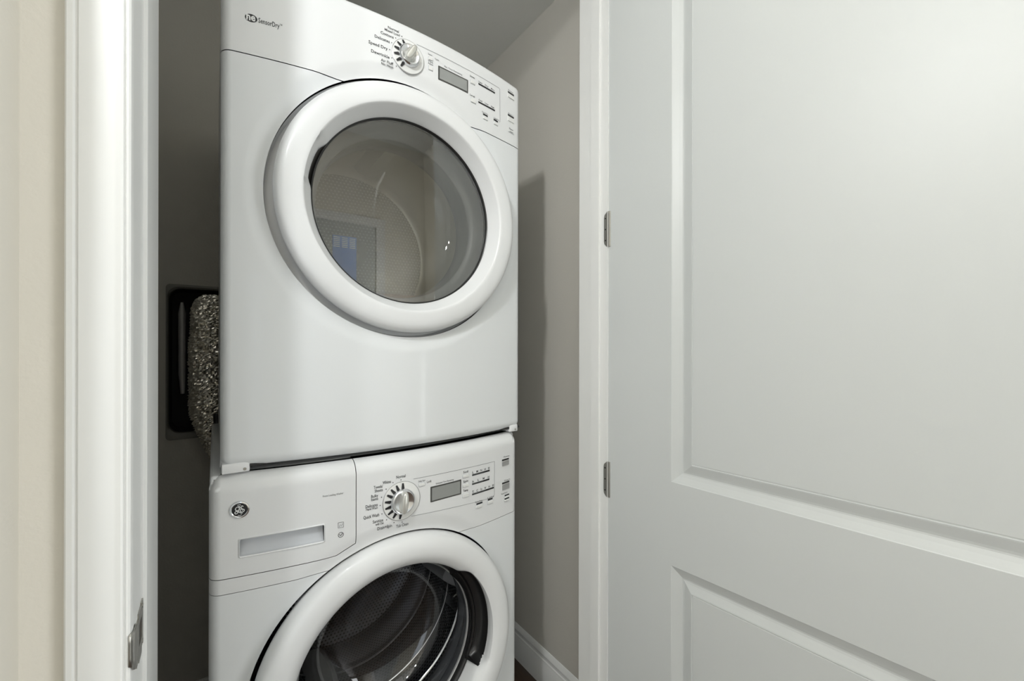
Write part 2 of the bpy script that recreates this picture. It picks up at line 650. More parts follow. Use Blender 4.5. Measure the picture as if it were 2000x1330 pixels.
# baseboard of the right closet wall (moulded) and back wall
bp = [(0.0, 0.0), (0.014, 0.0), (0.014, 0.088), (0.0125, 0.091), (0.0125, 0.096), (0.0095, 0.099), (0.0085, 0.108), (0.010, 0.112), (0.0085, 0.118),
      (0.0045, 0.125), (0.002, 0.129), (0.0, 0.130)]
n = len(bp)
V = [(XR - a, YJB, ZF + b) for a, b in bp] + [(XR - a, YB, ZF + b) for a, b in bp]
o = obj('baseboard_right', V, [(i, (i + 1) % n, n + (i + 1) % n, n + i) for i in range(n)] + [tuple(range(n)), tuple(range(n, 2 * n))[::-1]], M['trim'], struct=True)
sharp(o, 30)
box('baseboard_back', XL, XR - 0.015, YB - 0.013, YB, ZF, ZF + 0.128, M['trim'], struct=True, bevel=0.003)
box('baseboard_left', XL, XL + 0.013, YJB, YB - 0.014, ZF, ZF + 0.128, M['trim'], struct=True, bevel=0.003)

# hall furnishings that only show as reflections in the door glass: window added around the back fill light, tall cream door casing
obj('window_1', *merge([boxdata(-2.07, -2.0, YH, YH + 0.03, -1.2, 0.72), boxdata(-1.0, -0.93, YH, YH + 0.03, -1.2, 0.72),
    boxdata(-2.0, -1.0, YH, YH + 0.03, 0.65, 0.72), boxdata(-2.0, -1.0, YH, YH + 0.04, -1.2, -1.15), boxdata(-1.52, -1.48, YH - 0.05, YH, -1.15, 0.65)]),
    M['trim'], struct=True)
obj('trim_5', *merge([boxdata(1.28, 1.38, YH, YH + 0.025, ZF, 1.15), boxdata(0.42, 0.52, YH, YH + 0.025, ZF, 1.15), boxdata(0.42, 1.38, YH, YH + 0.025, 1.15, 1.25)]), M['trim'], struct=True)
box('door_2', 0.52, 1.28, YH, YH + 0.012, ZF, 1.15, M['door'], struct=True)

# ------------------------------------------------------------ the open panel door (door_1)
DW, DTH = 0.945, 0.035
d0 = Vector((0.8680, 0.7635, 0))
phi = radians(4.6)
du = Vector((sin(phi), -cos(phi), 0))       # from hinge edge to free edge
dn = Vector((-cos(phi), -sin(phi), 0))      # outward from the visible face
DZ0, DZ1 = ZF + 0.012, HZ - 0.004


def dpt(s, z, h):
    p = d0 + du * s + dn * h
    return (p.x, p.y, z)


PAN = [(0.1835, DW - 0.168, -0.3268, DZ1 - 0.15), (0.1835, DW - 0.168, DZ0 + 0.24, -0.5255)]
PR = [(0.0, 0.0), (0.0015, -0.0012), (0.006, -0.0030), (0.015, -0.0068), (0.0225, -0.0095), (0.0255, -0.0098), (0.030, -0.0088), (0.046, -0.0035), (0.0485, -0.0030),
      (0.0495, -0.0046), (0.0515, -0.0046), (0.0520, -0.0036)]


def rails():
    """face of the door around the two moulded panels"""
    V, Fc = [], []
    ss = [0, 0.1835, DW - 0.168, DW]
    zz = [DZ0, PAN[1][2], PAN[1][3], PAN[0][2], PAN[0][3], DZ1]
    for i in range(3):
        for j in range(5):
            if i == 1 and j in (1, 3):
                continue
            b = len(V)
            V += [dpt(ss[i], zz[j], 0), dpt(ss[i + 1], zz[j], 0), dpt(ss[i + 1], zz[j + 1], 0), dpt(ss[i], zz[j + 1], 0)]
            Fc.append((b, b + 1, b + 2, b + 3))
    b = len(V)
    V += [dpt(0, DZ0, 0), dpt(DW, DZ0, 0), dpt(DW, DZ1, 0), dpt(0, DZ1, 0), dpt(0, DZ0, -DTH), dpt(DW, DZ0, -DTH), dpt(DW, DZ1, -DTH), dpt(0, DZ1, -DTH)]
    Fc += [(b + 4, b + 7, b + 6, b + 5), (b, b + 4, b + 5, b + 1), (b + 1, b + 5, b + 6, b + 2), (b + 2, b + 6, b + 7, b + 3), (b + 3, b + 7, b + 4, b)]
    return V, Fc


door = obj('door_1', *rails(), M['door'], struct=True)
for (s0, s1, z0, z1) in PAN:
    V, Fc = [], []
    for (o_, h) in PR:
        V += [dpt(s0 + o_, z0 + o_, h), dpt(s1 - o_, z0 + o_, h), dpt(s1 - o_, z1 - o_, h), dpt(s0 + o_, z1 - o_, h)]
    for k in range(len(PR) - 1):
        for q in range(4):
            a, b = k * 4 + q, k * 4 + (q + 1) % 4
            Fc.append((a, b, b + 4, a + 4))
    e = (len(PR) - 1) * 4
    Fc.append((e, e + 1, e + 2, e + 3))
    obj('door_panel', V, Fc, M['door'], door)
# hinges: leaf on the jamb rabbet face, knuckle between jamb and door
for zc, hh in ((0.312, 0.048), (-0.366, 0.048), (1.03, 0.048), (-1.05, 0.048)):
    y0, y1 = 0.7632, 0.7745
    ch = 0.010
    L = [(y0, zc - hh), (y1 - 0.002, zc - hh + ch * 0.8), (y1, zc - hh + ch * 1.6), (y1, zc + hh - ch * 1.6), (y1 - 0.002, zc + hh - ch * 0.8), (y0, zc + hh)]
    n = len(L)
    V = [(JX - 0.0016, y, z) for y, z in L] + [(JX + 0.001, y, z) for y, z in L]
    hg = obj('hinge', V, [tuple(range(n))[::-1], tuple(range(n, 2 * n))] + [(i, (i + 1) % n, n + (i + 1) % n, n + i) for i in range(n)], M['steel'], door)
    V, Fc = tube('k', [(JX + 0.003, 0.7585, zc - hh), (JX + 0.003, 0.7585, zc + hh)], 0.0035, None, n=10)
    obj('hinge_knuckle', V, Fc, M['steel'], hg)
    for dz in (-0.030, 0.0, 0.030):
        pts = [(JX - 0.0019, 0.769 + 0.0022 * cos(a * pi / 4), zc + dz + 0.0022 * sin(a * pi / 4)) for a in range(8)]
        pts2 = [(JX - 0.0008, p[1], p[2]) for p in pts]
        obj('screw', pts + pts2, [tuple(range(8))[::-1]] + [(i, (i + 1) % 8, 8 + (i + 1) % 8, 8 + i) for i in range(8)], M['black'], hg)

# ------------------------------------------------------------ strike plate on the left jamb
sp_ = thing('strike_plate', 'small satin metal strike plate with curved lip on the left white door jamb', 'strike plate', (XJ, 0.65, -0.36))
zc, hh = -0.349, 0.030


def yz_plate(name, outline, x0, x1, m, parent):
    n = len(outline)
    V = [(x0, y, z) for y, z in outline] + [(x1, y, z) for y, z in outline]
    o = obj(name, V, [tuple(range(n)), tuple(range(n, 2 * n))[::-1]] + [(i, (i + 1) % n, n + (i + 1) % n, n + i) for i in range(n)], m, parent)
    bm = bmesh.new(); bm.from_mesh(o.data); bmesh.ops.recalc_face_normals(bm, faces=bm.faces); bm.to_mesh(o.data); bm.free()
    return o


# plate face as a frame round the latch hole
hy0, hy1, hz0, hz1 = 0.655, 0.678, zc - 0.010, zc + 0.016
fy0, fy1, fz0, fz1 = 0.637, 0.690, zc - hh, zc + hh
parts = [boxdata(XJ - 0.001, XJ + 0.0016, fy0, hy0, fz0 + 0.006, fz1 - 0.006), boxdata(XJ - 0.001, XJ + 0.0016, hy1, fy1, fz0 + 0.008, fz1 + 0.001),
         boxdata(XJ - 0.001, XJ + 0.0016, hy0, hy1, hz1, fz1 - 0.001), boxdata(XJ - 0.001, XJ + 0.0016, hy0, hy1, fz0 + 0.001, hz0)]
obj('plate', *merge(parts), M['steel'], sp_)
yz_plate('latch_hole', [(hy0, hz0), (hy1, hz0), (hy1, hz1), (hy0, hz1)], XJ + 0.0003, XJ - 0.0008, M['black'], sp_)
# curved lip bending round the edge towards the hall
V, Fc = [], []
arc = [(XJ + 0.0016, 0.638), (XJ + 0.0024, 0.628), (XJ + 0.0030, 0.618), (XJ + 0.0034, 0.608), (XJ + 0.0034, 0.600), (XJ + 0.0024, 0.5945), (XJ + 0.0002, 0.5925)]
for i, (x, y) in enumerate(arc):
    t = i / (len(arc) - 1)
    a = 0.024 - 0.008 * t * t
    zm = zc + 0.004 + 0.018 * min(1.0, t * 1.2)
    for z in (zm - a, zm - a * 0.5, zm, zm + a * 0.5, zm + a):
        V.append((x, y, z))
for i in range(len(arc) - 1):
    for j in range(4):
        a = i * 5 + j
        Fc.append((a, a + 1, a + 6, a + 5))
lip = obj('lip', V, Fc, M['steel'], sp_)
sharp(lip, 60)
sm = lip.modifiers.new('s', 'SOLIDIFY'); sm.thickness = 0.0012
for dz in (-0.019, 0.025):
    pts = [(XJ + 0.0021, 0.684 + 0.003 * cos(a * pi / 4), zc + dz + 0.003 * sin(a * pi / 4)) for a in range(8)]
    pts2 = [(XJ + 0.001, p[1], p[2]) for p in pts]
    obj('screw', pts + pts2, [tuple(range(8))[::-1]] + [(i, (i + 1) % 8, 8 + (i + 1) % 8, 8 + i) for i in range(8)], M['steel'], sp_)

# ============================================================ vent box and foil duct
vb = thing('vent_box', 'recessed dark dryer vent box in the back wall beside the dryer', 'vent box', ((VX0 + VX1) / 2, YB, VZ0))


def yloop(x0, x1, z0, z1, r, y, n=6):
    return [(x, y, z) for x, z in round_rect(x0, x1, z0, z1, r, n)]


A = yloop(VX0 - 0.0035, VX1 + 0.0035, VZ0 - 0.018, VZ1 + 0.008, 0.003, YB - 0.0005)
A = [(x, y, z) if z < 0 else (x, y, z) for x, y, z in A]
loops = [yloop(VX0 - 0.0035, VX1 + 0.0035, VZ0 - 0.018, VZ1 + 0.009, 0.012, YB + 0.001),
         yloop(VX0 - 0.0035, VX1 + 0.0035, VZ0 - 0.018, VZ1 + 0.009, 0.012, YB - 0.005),
         yloop(VX0 + 0.0005, VX1 - 0.0005, VZ0 - 0.004, VZ1 + 0.002, 0.030, YB - 0.006),
         yloop(VX0 + 0.003, VX1 - 0.003, VZ0 + 0.002, VZ1 - 0.003, 0.032, YB - 0.002),
         yloop(VX0 + 0.004, VX1 - 0.004, VZ0 + 0.003, VZ1 - 0.004, 0.034, YB + 0.010)]
n = len(loops[0])
V = sum(loops, [])
Fc = [(k * n + i, k * n + (i + 1) % n, (k + 1) * n + (i + 1) % n, (k + 1) * n + i) for k in range(len(loops) - 1) for i in range(n)]
o = obj('flange', V, Fc, M['boxgrey'], vb)
sharp(o, 35)
loops = [yloop(VX0 + 0.004, VX1 - 0.004, VZ0 + 0.003, VZ1 - 0.004, 0.034, YB + 0.008), yloop(VX0 + 0.006, VX1 - 0.006, VZ0 + 0.006, VZ1 - 0.006, 0.03, YB + 0.095)]
V = sum(loops, [])
Fc = [(i, (i + 1) % n, n + (i + 1) % n, n + i) for i in range(n)] + [tuple(range(n, 2 * n))]
obj('recess', V, Fc, M['boxblack'], vb)
V, Fc = tube('p', [(-0.087, YB + 0.02, 0.135), (-0.087, YB + 0.02, 0.10), (-0.087, YB + 0.02, -0.10), (-0.085, YB + 0.02, -0.165)], lambda i: (0.004, 0.010, 0.0095, 0.006)[i], None, n=12)
o = obj('seam_bar', V, Fc, mat('dull_grey_metal', (0.45, 0.45, 0.45), 0.4, 0.3), vb)
sharp(o, 40)

# flexible foil duct: ribbed, crumpled tube rising into the box
random.seed(4)
path = [(0.010, 1.735, 0.112), (0.008, 1.715, 0.113), (0.004, 1.685, 0.105), (0.0, 1.650, 0.060), (-0.001, 1.640, 0.01), (-0.003, 1.636, -0.05), (-0.004, 1.634, -0.14),
        (0.000, 1.632, -0.21), (0.010, 1.632, -0.27), (0.028, 1.633, -0.325), (0.050, 1.636, -0.375), (0.085, 1.64, -0.41), (0.15, 1.645, -0.43)]


def catmull(P, per):
    P = [Vector(p) for p in P]
    out = []
    for i in range(len(P) - 1):
        a, b, c, d = P[max(0, i - 1)], P[i], P[i + 1], P[min(len(P) - 1, i + 2)]
        for k in range(per):
            t = k / per
            out.append(0.5 * ((2 * b) + (c - a) * t + (2 * a - 5 * b + 4 * c - d) * t * t + (3 * b - a - 3 * c + d) * t ** 3))
    out.append(P[-1])
    return out


C = catmull([(a - 0.012, b, c) for a, b, c in path], 19)
nn = 56
V, Fc = [], []
for i, p in enumerate(C):
    t = (C[min(i + 1, len(C) - 1)] - C[max(i - 1, 0)]).normalized()
    a = t.cross(Vector((0, 1, 0.001))).normalized()
    b = t.cross(a).normalized()
    for j in range(nn):
        q = 2 * pi * j / nn
        rr = 0.0505 + 0.0012 * (1 if i % 2 else -1) + random.uniform(-0.0034, 0.0034) + 0.002 * sin(3 * q + i * 0.13)
        if p.z < -0.2:
            rr *= max(0.55, 1 + (p.z + 0.2) * 1.6)
        V.append(p + a * rr * cos(q) + b * rr * sin(q) * 0.9)
for i in range(len(C) - 1):
    for j in range(nn):
        Fc.append((i * nn + j, i * nn + (j + 1) % nn, (i + 1) * nn + (j + 1) % nn, (i + 1) * nn + j))
dt = thing('foil_duct', 'crinkled silver foil dryer duct hanging from the dark vent box beside the dryer', 'duct', (0.0, 1.636, -0.43))
o = obj('duct_tube', V, Fc, M['foil'], dt)
# black clamp end and hose behind, low by the washer top
C2 = catmull([(0.006, 1.568, -0.215), (0.010, 1.563, -0.30), (0.020, 1.563, -0.37), (0.034, 1.563, -0.46)], 8)
V, Fc = tube('h', C2, 0.010, None, n=12)
hs = obj('black_hose', V, Fc, M['black'])
sharp(hs, 60)
hs['label'] = 'thin black hose hanging in front of the foil duct behind the washer'
hs['category'] = 'hose'

# ============================================================ DRYER
DF = Front(0.3515, 0.887, 0.713, -0.232, 0.3585, 0.298, 0.318, 0.2835, 0.007, 0.016, 0.012, 0.020)
dry = thing('dryer', 'white front loading dryer with grey round glass door stacked on the washer', 'dryer', (0.3515, 1.2, -0.232))
dyb = 1.545
cab = box('cabinet', DF.xl + 0.001, DF.xr - 0.001, 0.9395, dyb, DF.zb + 0.004, DF.zt - 0.002, M['enamel'], dry, bevel=0.004)
# open the cabinet's front so that one can look into the drum
bm = bmesh.new(); bm.from_mesh(cab.data)
bmesh.ops.delete(bm, geom=[f for f in bm.faces if f.normal.y < -0.9 and f.calc_area() > 0.1], context='FACES')
bm.to_mesh(cab.data); bm.free()
SZ = 0.5425
g = 0.0009
panel('front_panel', [rect(DF.xl, DF.xr, DF.zb, SZ - g)], DF, M['enamel'], dry)
cp = panel('control_panel', [[(DF.xl, SZ + g), (DF.xr, SZ + g), (DF.xr, DF.zt - 0.010), (DF.xr - 0.003, DF.zt - 0.003), (DF.xr - 0.010, DF.zt), (DF.xl + 0.010, DF.zt), (DF.xl + 0.003, DF.zt - 0.003), (DF.xl, DF.zt - 0.010)]],
           DF, M['plastic'], dry)
# dark backing that shows in the seams
for bd in (boxdata(DF.xl + 0.006, 0.12, 0.95, 0.956, SZ - 0.02, SZ + 0.02), boxdata(0.58, DF.xr - 0.004, 0.95, 0.956, SZ - 0.02, SZ + 0.02)):
    obj('seam_backing', *bd, M['dark'], dry)
# underside pan, corner brackets
obj('base_pan', *boxdata(DF.xl + 0.006, DF.xr - 0.006, 0.925, dyb - 0.01, DF.zb + 0.0005, DF.zb + 0.005), M['dark'], dry)
for x0, x1 in ((DF.xl + 0.002, DF.xl + 0.046), (DF.xr - 0.040, DF.xr - 0.012)):
    br = box('corner_bracket', x0, x1, 0.924, 0.975, DF.zb - 0.0085, DF.zb + 0.010, M['plastic'], dry, bevel=0.002)
    V, Fc = tube('s', [(x1 - 0.008, 0.9235, DF.zb - 0.003), (x1 - 0.008, 0.9265, DF.zb - 0.003)], 0.0028, None, n=10)
    obj('screw', V, Fc, M['steel'], br)
for x in (0.06, 0.64):
    for y in (0.985, 1.48):
        V, Fc = tube('f', [(x, y, -0.2428), (x, y, DF.zb + 0.002)], 0.016, None, n=16)
        obj('foot', V, Fc, M['rubber'], dry)

# recessed channel behind the door edge
V, Fc = [], []
for F_, par in ((DF, dry),):
    n = 160
    for i in range(n):
        a = 2 * pi * i / n
        for r in (F_.r_in + 0.004, F_.r_in - 0.0005, F_.r_in - 0.004, F_.r_in - 0.028):
            x = F_.dcx + r * cos(a)
            V.append((x, F_.bow(x) + F_.depth + (0.026 if r < F_.r_in - 0.003 else 0.010), F_.dcz + r * sin(a)))
    for i in range(n):
        for j in range(3):
            a, b = i * 4 + j, ((i + 1) % n) * 4 + j
            Fc.append((a, a + 1, b + 1, b))
    sharp(obj('door_surround', V, Fc, M['plastic'], par), 60)
# dryer door ring
dcx, dcz = 0.361, 0.298
prof = [(0.262, 0.935), (0.266, 0.920), (0.2715, 0.906), (0.2735, 0.894), (0.2730, 0.884), (0.2695, 0.876), (0.264, 0.8715), (0.256, 0.869), (0.246, 0.8675), (0.232, 0.8672),
        (0.2270, 0.8675), (0.2245, 0.8690), (0.2225, 0.8725), (0.2125, 0.888), (0.2080, 0.8965), (0.2062, 0.9005), (0.2062, 0.914)]


def dpocket(j, r, a):
    """finger recess at the left of the dryer glass"""
    d = abs(((a - radians(163) + pi) % (2 * pi)) - pi)
    wgt = smooth01((radians(15) - d) / radians(7))
    if 12 <= j <= 16:
        return r + wgt * 0.0075
    return r


dd = revolve('door', prof, dcx, dcz, M['plastic'], dry, n=180, rfun=dpocket)
revolve('handle_recess', [(0.217, 0.903), (0.216, 0.909), (0.204, 0.911)], dcx, dcz, M['black'], dd, n=128)
revolve('black_seal', [(0.2064, 0.900), (0.2040, 0.9015), (0.2030, 0.905), (0.2045, 0.910)], dcx, dcz, M['black'], dd, n=128)
# smoked outer glass, very slightly domed
pg = [(0.2045, 0.9045)] + [(0.2045 * (1 - k / 14), 0.9045 - 0.002 * (1 - (1 - k / 14) ** 2)) for k in range(1, 14)] + [(0.0005, 0.9025)]
revolve('glass', pg, dcx, dcz, M['glass_d'], dd, n=128)
# grey inner frame behind the glass
revolve('inner_frame', [(0.2050, 0.912), (0.2040, 0.925), (0.1990, 0.940), (0.1920, 0.950), (0.1870, 0.953), (0.1850, 0.958), (0.1830, 0.980), (0.1835, 1.02), (0.19, 1.03)], dcx - 0.003, dcz - 0.004, M['frame'], dd, n=128)
pb = [(0.1850, 0.957), (0.181, 0.968), (0.172, 0.985), (0.155, 1.003), (0.13, 1.017), (0.10, 1.028), (0.06, 1.036), (0.03, 1.039), (0.0005, 1.040)]
revolve('inner_glass', pb, dcx - 0.003, dcz - 0.004, M['glass_b'], dd, n=96)
# drum
M['perf_back'] = perforated('drum_back_lit_holes', dcx, dcz, 0.2, 0.0115, (0.50, 0.48, 0.40), (0.85, 0.84, 0.78), 0.4, 0.3, planar=True, rad=0.24, rmin=0.05)  # pale dots put the gleam of the holes into the colour
M['drum_side'] = mat('drum_side', (0.72, 0.69, 0.60), 0.35, 0.35)
dm = revolve('drum', [(0.215, 1.015), (0.225, 1.02), (0.275, 1.04), (0.285, 1.06), (0.285, 1.40), (0.275, 1.425), (0.262, 1.43)], 0.3515, 0.290, M['drum_side'], dry, n=128)
revolve('drum_back', [(0.262, 1.43), (0.245, 1.42), (0.15, 1.42), (0.12, 1.405), (0.0005, 1.402)], 0.3515, 0.290, M['perf_back'], dm, n=96)
revolve('drum_front_ring', [(0.19, 0.985), (0.20, 0.985), (0.235, 0.99), (0.24, 1.01), (0.215, 1.02)], 0.3515, 0.293, M['frame'], dry, n=96)
for a in (200, 320, 80):
    t = radians(a)
    c, s = cos(t), sin(t)
    V, Fc = [], []
    for y, hgt in ((1.07, 0.012), (1.12, 0.045), (1.33, 0.045), (1.40, 0.012)):
        for off, hh in ((-0.035, 0.0), (-0.014, hgt), (0.014, hgt), (0.035, 0.0)):
            r = 0.2835 - hh
            V.append((0.3515 + r * c - off * s, y, 0.290 + r * s + off * c))
    for i in range(3):
        for j in range(3):
            q = i * 4 + j
            Fc.append((q, q + 1, q + 5, q + 4))
    bf = obj('drum_baffle', V, Fc, M['drum_side'], dm)
    sharp(bf, 30)
revolve('drum_hub', [(0.034, 1.4035), (0.033, 1.396), (0.026, 1.392), (0.0005, 1.391)], 0.3515, 0.290, M['drum_side'], dm, n=48)
# added blue card standing in for a blue reflection in the glass, with pale bars
lx0, lx1, lz0, lz1, ly = 0.238, 0.296, 0.132, 0.272, 1.098
st = box('blue_reflection_card', lx0, lx1, ly, ly + 0.003, lz0, lz1, M['blue'], dm, bevel=0.001, label='bright blue stand-in for a reflection in the glass, with white bars')
pr = []
for i in range(6):
    z = lz1 - 0.006 - i * 0.0046
    for (a, b) in ((0.04, 0.30), (0.38, 0.62), (0.70, 0.94)):
        pr.append(boxdata(lx0 + (lx1 - lx0) * a, lx0 + (lx1 - lx0) * b, ly - 0.0006, ly + 0.0002, z, z + 0.0022))
obj('print', *merge(pr), M['whiteink'], dm)['kind'] = 'stuff'  # pale bars of the reflection stand-in
fl_ = box('lint_filter', 0.225, 0.46, 1.04, 1.098, 0.035, 0.128, mat('brown_filter', (0.16, 0.09, 0.05), 0.4), dry, bevel=0.006)

# ---- dryer console details
ink, inkl, blk, wht = [], [], [], []
# HE emblem: black oval with pale letters
E_c = (0.0550, 0.6112)
n = 36
V = [(E_c[0] + 0.0098 * cos(2 * pi * i / n), DF.bow(E_c[0] + 0.0098 * cos(2 * pi * i / n)) - 0.0005, E_c[1] + 0.0074 * sin(2 * pi * i / n)) for i in range(n)]
blk.append((V, [tuple(range(n))]))
wht.append(text_on(DF, 'he', E_c[0] - 0.0082, E_c[1] - 0.0046, 0.0150, 0.0150, lift=0.0009, bold=0.03))
wht.append(strip(DF, [(E_c[0] - 0.0085, E_c[1] + 0.0062), (E_c[0] - 0.0050, E_c[1] - 0.0015)], 0.0013, 0.0009))
ink.append(text_on(DF, 'SensorDry', 0.0662, 0.6066, 0.0102, 0.0345, bold=0.008))
inkl.append(text_on(DF, 'TM', 0.1012, 0.6125, 0.0035, 0.0040))
for s, x1, z, sz in (('Normal', 0.3286, 0.6858, 0.0062), ('Mixed Load', 0.3303, 0.6788, 0.0055), ('Cottons', 0.3168, 0.6682, 0.0066), ('Delicates', 0.3082, 0.6552, 0.0068),
                     ('Speed Dry', 0.3037, 0.6378, 0.0072), ('Dewrinkle', 0.3078, 0.6208, 0.0072), ('Air Fluff', 0.3160, 0.6098, 0.0062), ('No Heat', 0.3160, 0.6030, 0.0056)):
    ink.append(text_on(DF, s, x1, z - 0.0022, sz, None, align='R'))
for x, z in ((0.3351, 0.6791), (0.3213, 0.6698), (0.3125, 0.6557), (0.3082, 0.6389), (0.3130, 0.6229), (0.3229, 0.6089)):
    blk.append(disc(DF, x, z, 0.0011))
inkl.append(strip(DF, [(0.3700, 0.6762), (0.6105, 0.6762), (0.6125, 0.6745), (0.6140, 0.5900), (0.6110, 0.5865)], 0.0009))
# texts and marks between knob and right edge
inkl.append(text_on(DF, 'Sensor', 0.3975, 0.6655, 0.0042, 0.011))
inkl.append(text_on(DF, 'Cycle', 0.4147, 0.6612, 0.0042, 0.011))
inkl.append(text_on(DF, 'Time', 0.3975, 0.6490, 0.0045, 0.013))
inkl.append(text_on(DF, 'Adjust', 0.3975, 0.6440, 0.0045, 0.013))
inkl.append(text_on(DF, 'Est. Time Remaining', 0.440, 0.6545, 0.0040, 0.050))
for s, x, z in (('Dryness', 0.5130, 0.6628), ('Level', 0.5130, 0.6160)):
    ink.append(text_on(DF, s, x, z, 0.0050, 0.0150))
for zc_, names in ((0.6565, ('Less', 'Dry', 'More')), (0.6105, ('Cool', 'Low', 'High'))):
    blk.append(strip(DF, [(0.5395, zc_), (0.5955, zc_)], 0.0042))
    for i, s in enumerate(names):
        ink.append(text_on(DF, s, 0.5400 + i * 0.0205, zc_ + 0.0040, 0.0046, 0.0120))
blk.append(strip(DF, [(0.5545, 0.5860), (0.5705, 0.5855)], 0.0042))
blk.append(strip(DF, [(0.5908, 0.5862), (0.6060, 0.5850)], 0.0042))
for s, x, z in (('Damp Alert', 0.5510, 0.5890), ('Light', 0.5908, 0.5890), ('Power', 0.6440, 0.6860), ('Start', 0.6440, 0.6232)):
    inkl.append(text_on(DF, s, x, z, 0.0040, 0.0200))
ink.append(text_on(DF, 'Pause', 0.6480, 0.5835, 0.0045, 0.0160))
inkl.append(text_on(DF, 'Hold 3 Seconds', 0.6440, 0.5735, 0.0036, 0.0230))
obj('grey_lettering', *merge(ink), M['ink'], cp)['kind'] = 'stuff'
obj('pale_lettering', *merge(inkl), M['ink_light'], cp)['kind'] = 'stuff'
obj('black_print', *merge(blk), M['blackink'], cp)['kind'] = 'stuff'
obj('white_lettering', *merge(wht), M['whiteink'], cp)['kind'] = 'stuff'


def screen(F, x0, x1, z0, z1, parent, tint=None):
    f = plate('display', F, x0, x1, z0, z1, 0.0009, M['lcdframe'], parent, r=0.0015)
    plate('lcd_screen', F, x0 + 0.0032, x1 - 0.0032, z0 + 0.0032, z1 - 0.0032, 0.0014, M['lcd'], f, r=0.0008)


def button(F, x0, x1, z0, z1, parent, m='button', h=0.0022, rim='recess'):
    """a push button inside a thin recessed surround line"""
    plate('button_surround', F, x0 - 0.0010, x1 + 0.0010, z0 - 0.0010, z1 + 0.0010, 0.0003, M[rim], parent, r=0.0018)
    return plate('button', F, x0, x1, z0, z1, h, M[m], parent, inset=0.0010, r=0.0016)


def slot_button(F, x0, x1, z0, z1, parent, m='silver'):
    """recessed rocker: black slot above a button"""
    plate('button_surround', F, x0 - 0.0018, x1 + 0.0018, z0 - 0.0018, z1 + 0.0068, 0.0004, M['whiteink'], parent, r=0.002)
    plate('indicator', F, x0, x1, z1 + 0.0002, z1 + 0.0054, 0.0012, M['black'], parent, r=0.0006)
    plate('button', F, x0, x1, z0, z1 - 0.0004, 0.0024, M[m], parent, inset=0.0012, r=0.0010)


screen(DF, 0.4236, 0.5078, 0.6178, 0.6512, cp)
button(DF, 0.3985, 0.4098, 0.6535, 0.6610, cp)
button(DF, 0.3985, 0.4098, 0.6305, 0.6400, cp)
button(DF, 0.5145, 0.5285, 0.6468, 0.6560, cp)
button(DF, 0.5155, 0.5315, 0.6008, 0.6118, cp)
button(DF, 0.5548, 0.5700, 0.5735, 0.5825, cp)
button(DF, 0.5910, 0.6060, 0.5735, 0.5820, cp)
slot_button(DF, 0.6425, 0.6672, 0.6670, 0.6790, cp, 'button')
slot_button(DF, 0.6425, 0.6672, 0.6035, 0.6172, cp, 'button')
button(DF, 0.6480, 0.6640, 0.5770, 0.5815, cp)


def knob(F, cx, cz, R, parent, marks, rot, cy=None):
    """selector: thin printed circle, raised dial ring with black tick marks, chrome dome with grip bar"""
    y = F.bow(cx)
    kb = revolve('knob_dial', [(R, y + 0.001), (R, y - 0.0015), (R - 0.0008, y - 0.0022), (R * 0.62, y - 0.0042), (R * 0.60, y - 0.0040)], cx, cz, M['button'], parent, n=72, smooth_deg=30)
    revolve('dial_rim', [(R + 0.0008, y + 0.0012), (R + 0.0008, y - 0.0013), (R - 0.0004, y - 0.0020), (R - 0.0006, y - 0.0008)], cx, cz, M['silver'], parent, n=72)
    V, Fc = [], []
    for a in marks:
        t = radians(a)
        for r0, r1, w0, w1 in ((R * 0.66, R * 0.93, 0.0034, 0.0018),):
            c, s = cos(t), sin(t)
            b = len(V)
            yo = y - 0.0055
            for r, ww in ((r0, w0), (r1, w1)):
                for sg in (-1, 1):
                    V.append((cx + r * c - sg * ww * s, yo + (0.0018 if r == r1 else 0), cz + r * s + sg * ww * c))
            Fc.append((b, b + 1, b + 3, b + 2))
    obj('tick_marks', V, Fc, M['blackink'], parent)['kind'] = 'stuff'
    Rk = R * 0.66
    kn = revolve('knob', [(Rk, y - 0.003), (Rk, y - 0.008), (Rk * 0.95, y - 0.0115), (Rk * 0.84, y - 0.0135), (Rk * 0.72, y - 0.0130), (Rk * 0.60, y - 0.0112), (Rk * 0.3, y - 0.0100), (0.0003, y - 0.0098)],
                 cx, cz, M['chrome'], parent, n=72, smooth_deg=40)
    # grip bar across the dome
    t = radians(rot)
    c, s = cos(t), sin(t)
    V, Fc = [], []
    for (l, wd, dy) in ((0.86, 0.34, -0.010), (0.84, 0.30, -0.020), (0.78, 0.24, -0.0235), (0.70, 0.16, -0.0245)):
        m_ = 20
        for i in range(m_):
            a = 2 * pi * i / m_
            u = l * Rk * abs(cos(a)) ** 0.75 * (1 if cos(a) >= 0 else -1)
            v = wd * Rk * abs(sin(a)) ** 0.75 * (1 if sin(a) >= 0 else -1)
            V.append((cx + u * c - v * s, y + dy, cz + u * s + v * c))
    m_ = 20
    for k_ in range(3):
        for i in range(m_):
            Fc.append((k_ * m_ + i, k_ * m_ + (i + 1) % m_, (k_ + 1) * m_ + (i + 1) % m_, (k_ + 1) * m_ + i))
    Fc.append(tuple(range(3 * m_, 4 * m_)))
    gp = obj('knob_grip', V, Fc, mat('satin_grip', (0.62, 0.62, 0.58), 0.25, 0.6), kn)
    bm = bmesh.new(); bm.from_mesh(gp.data); bmesh.ops.recalc_face_normals(bm, faces=bm.faces); bm.to_mesh(gp.data); bm.free()
    sharp(gp, 45)
    return kn


def knob_parent_fix():
    pass


# knob pieces hang from the control panel (thing > part > sub-part)
def knob_flat(F, cx, cz, R, parent, marks, rot):
    kn = knob(F, cx, cz, R, parent, marks, rot)
    for ch in list(kn.children):
        ch.parent = parent


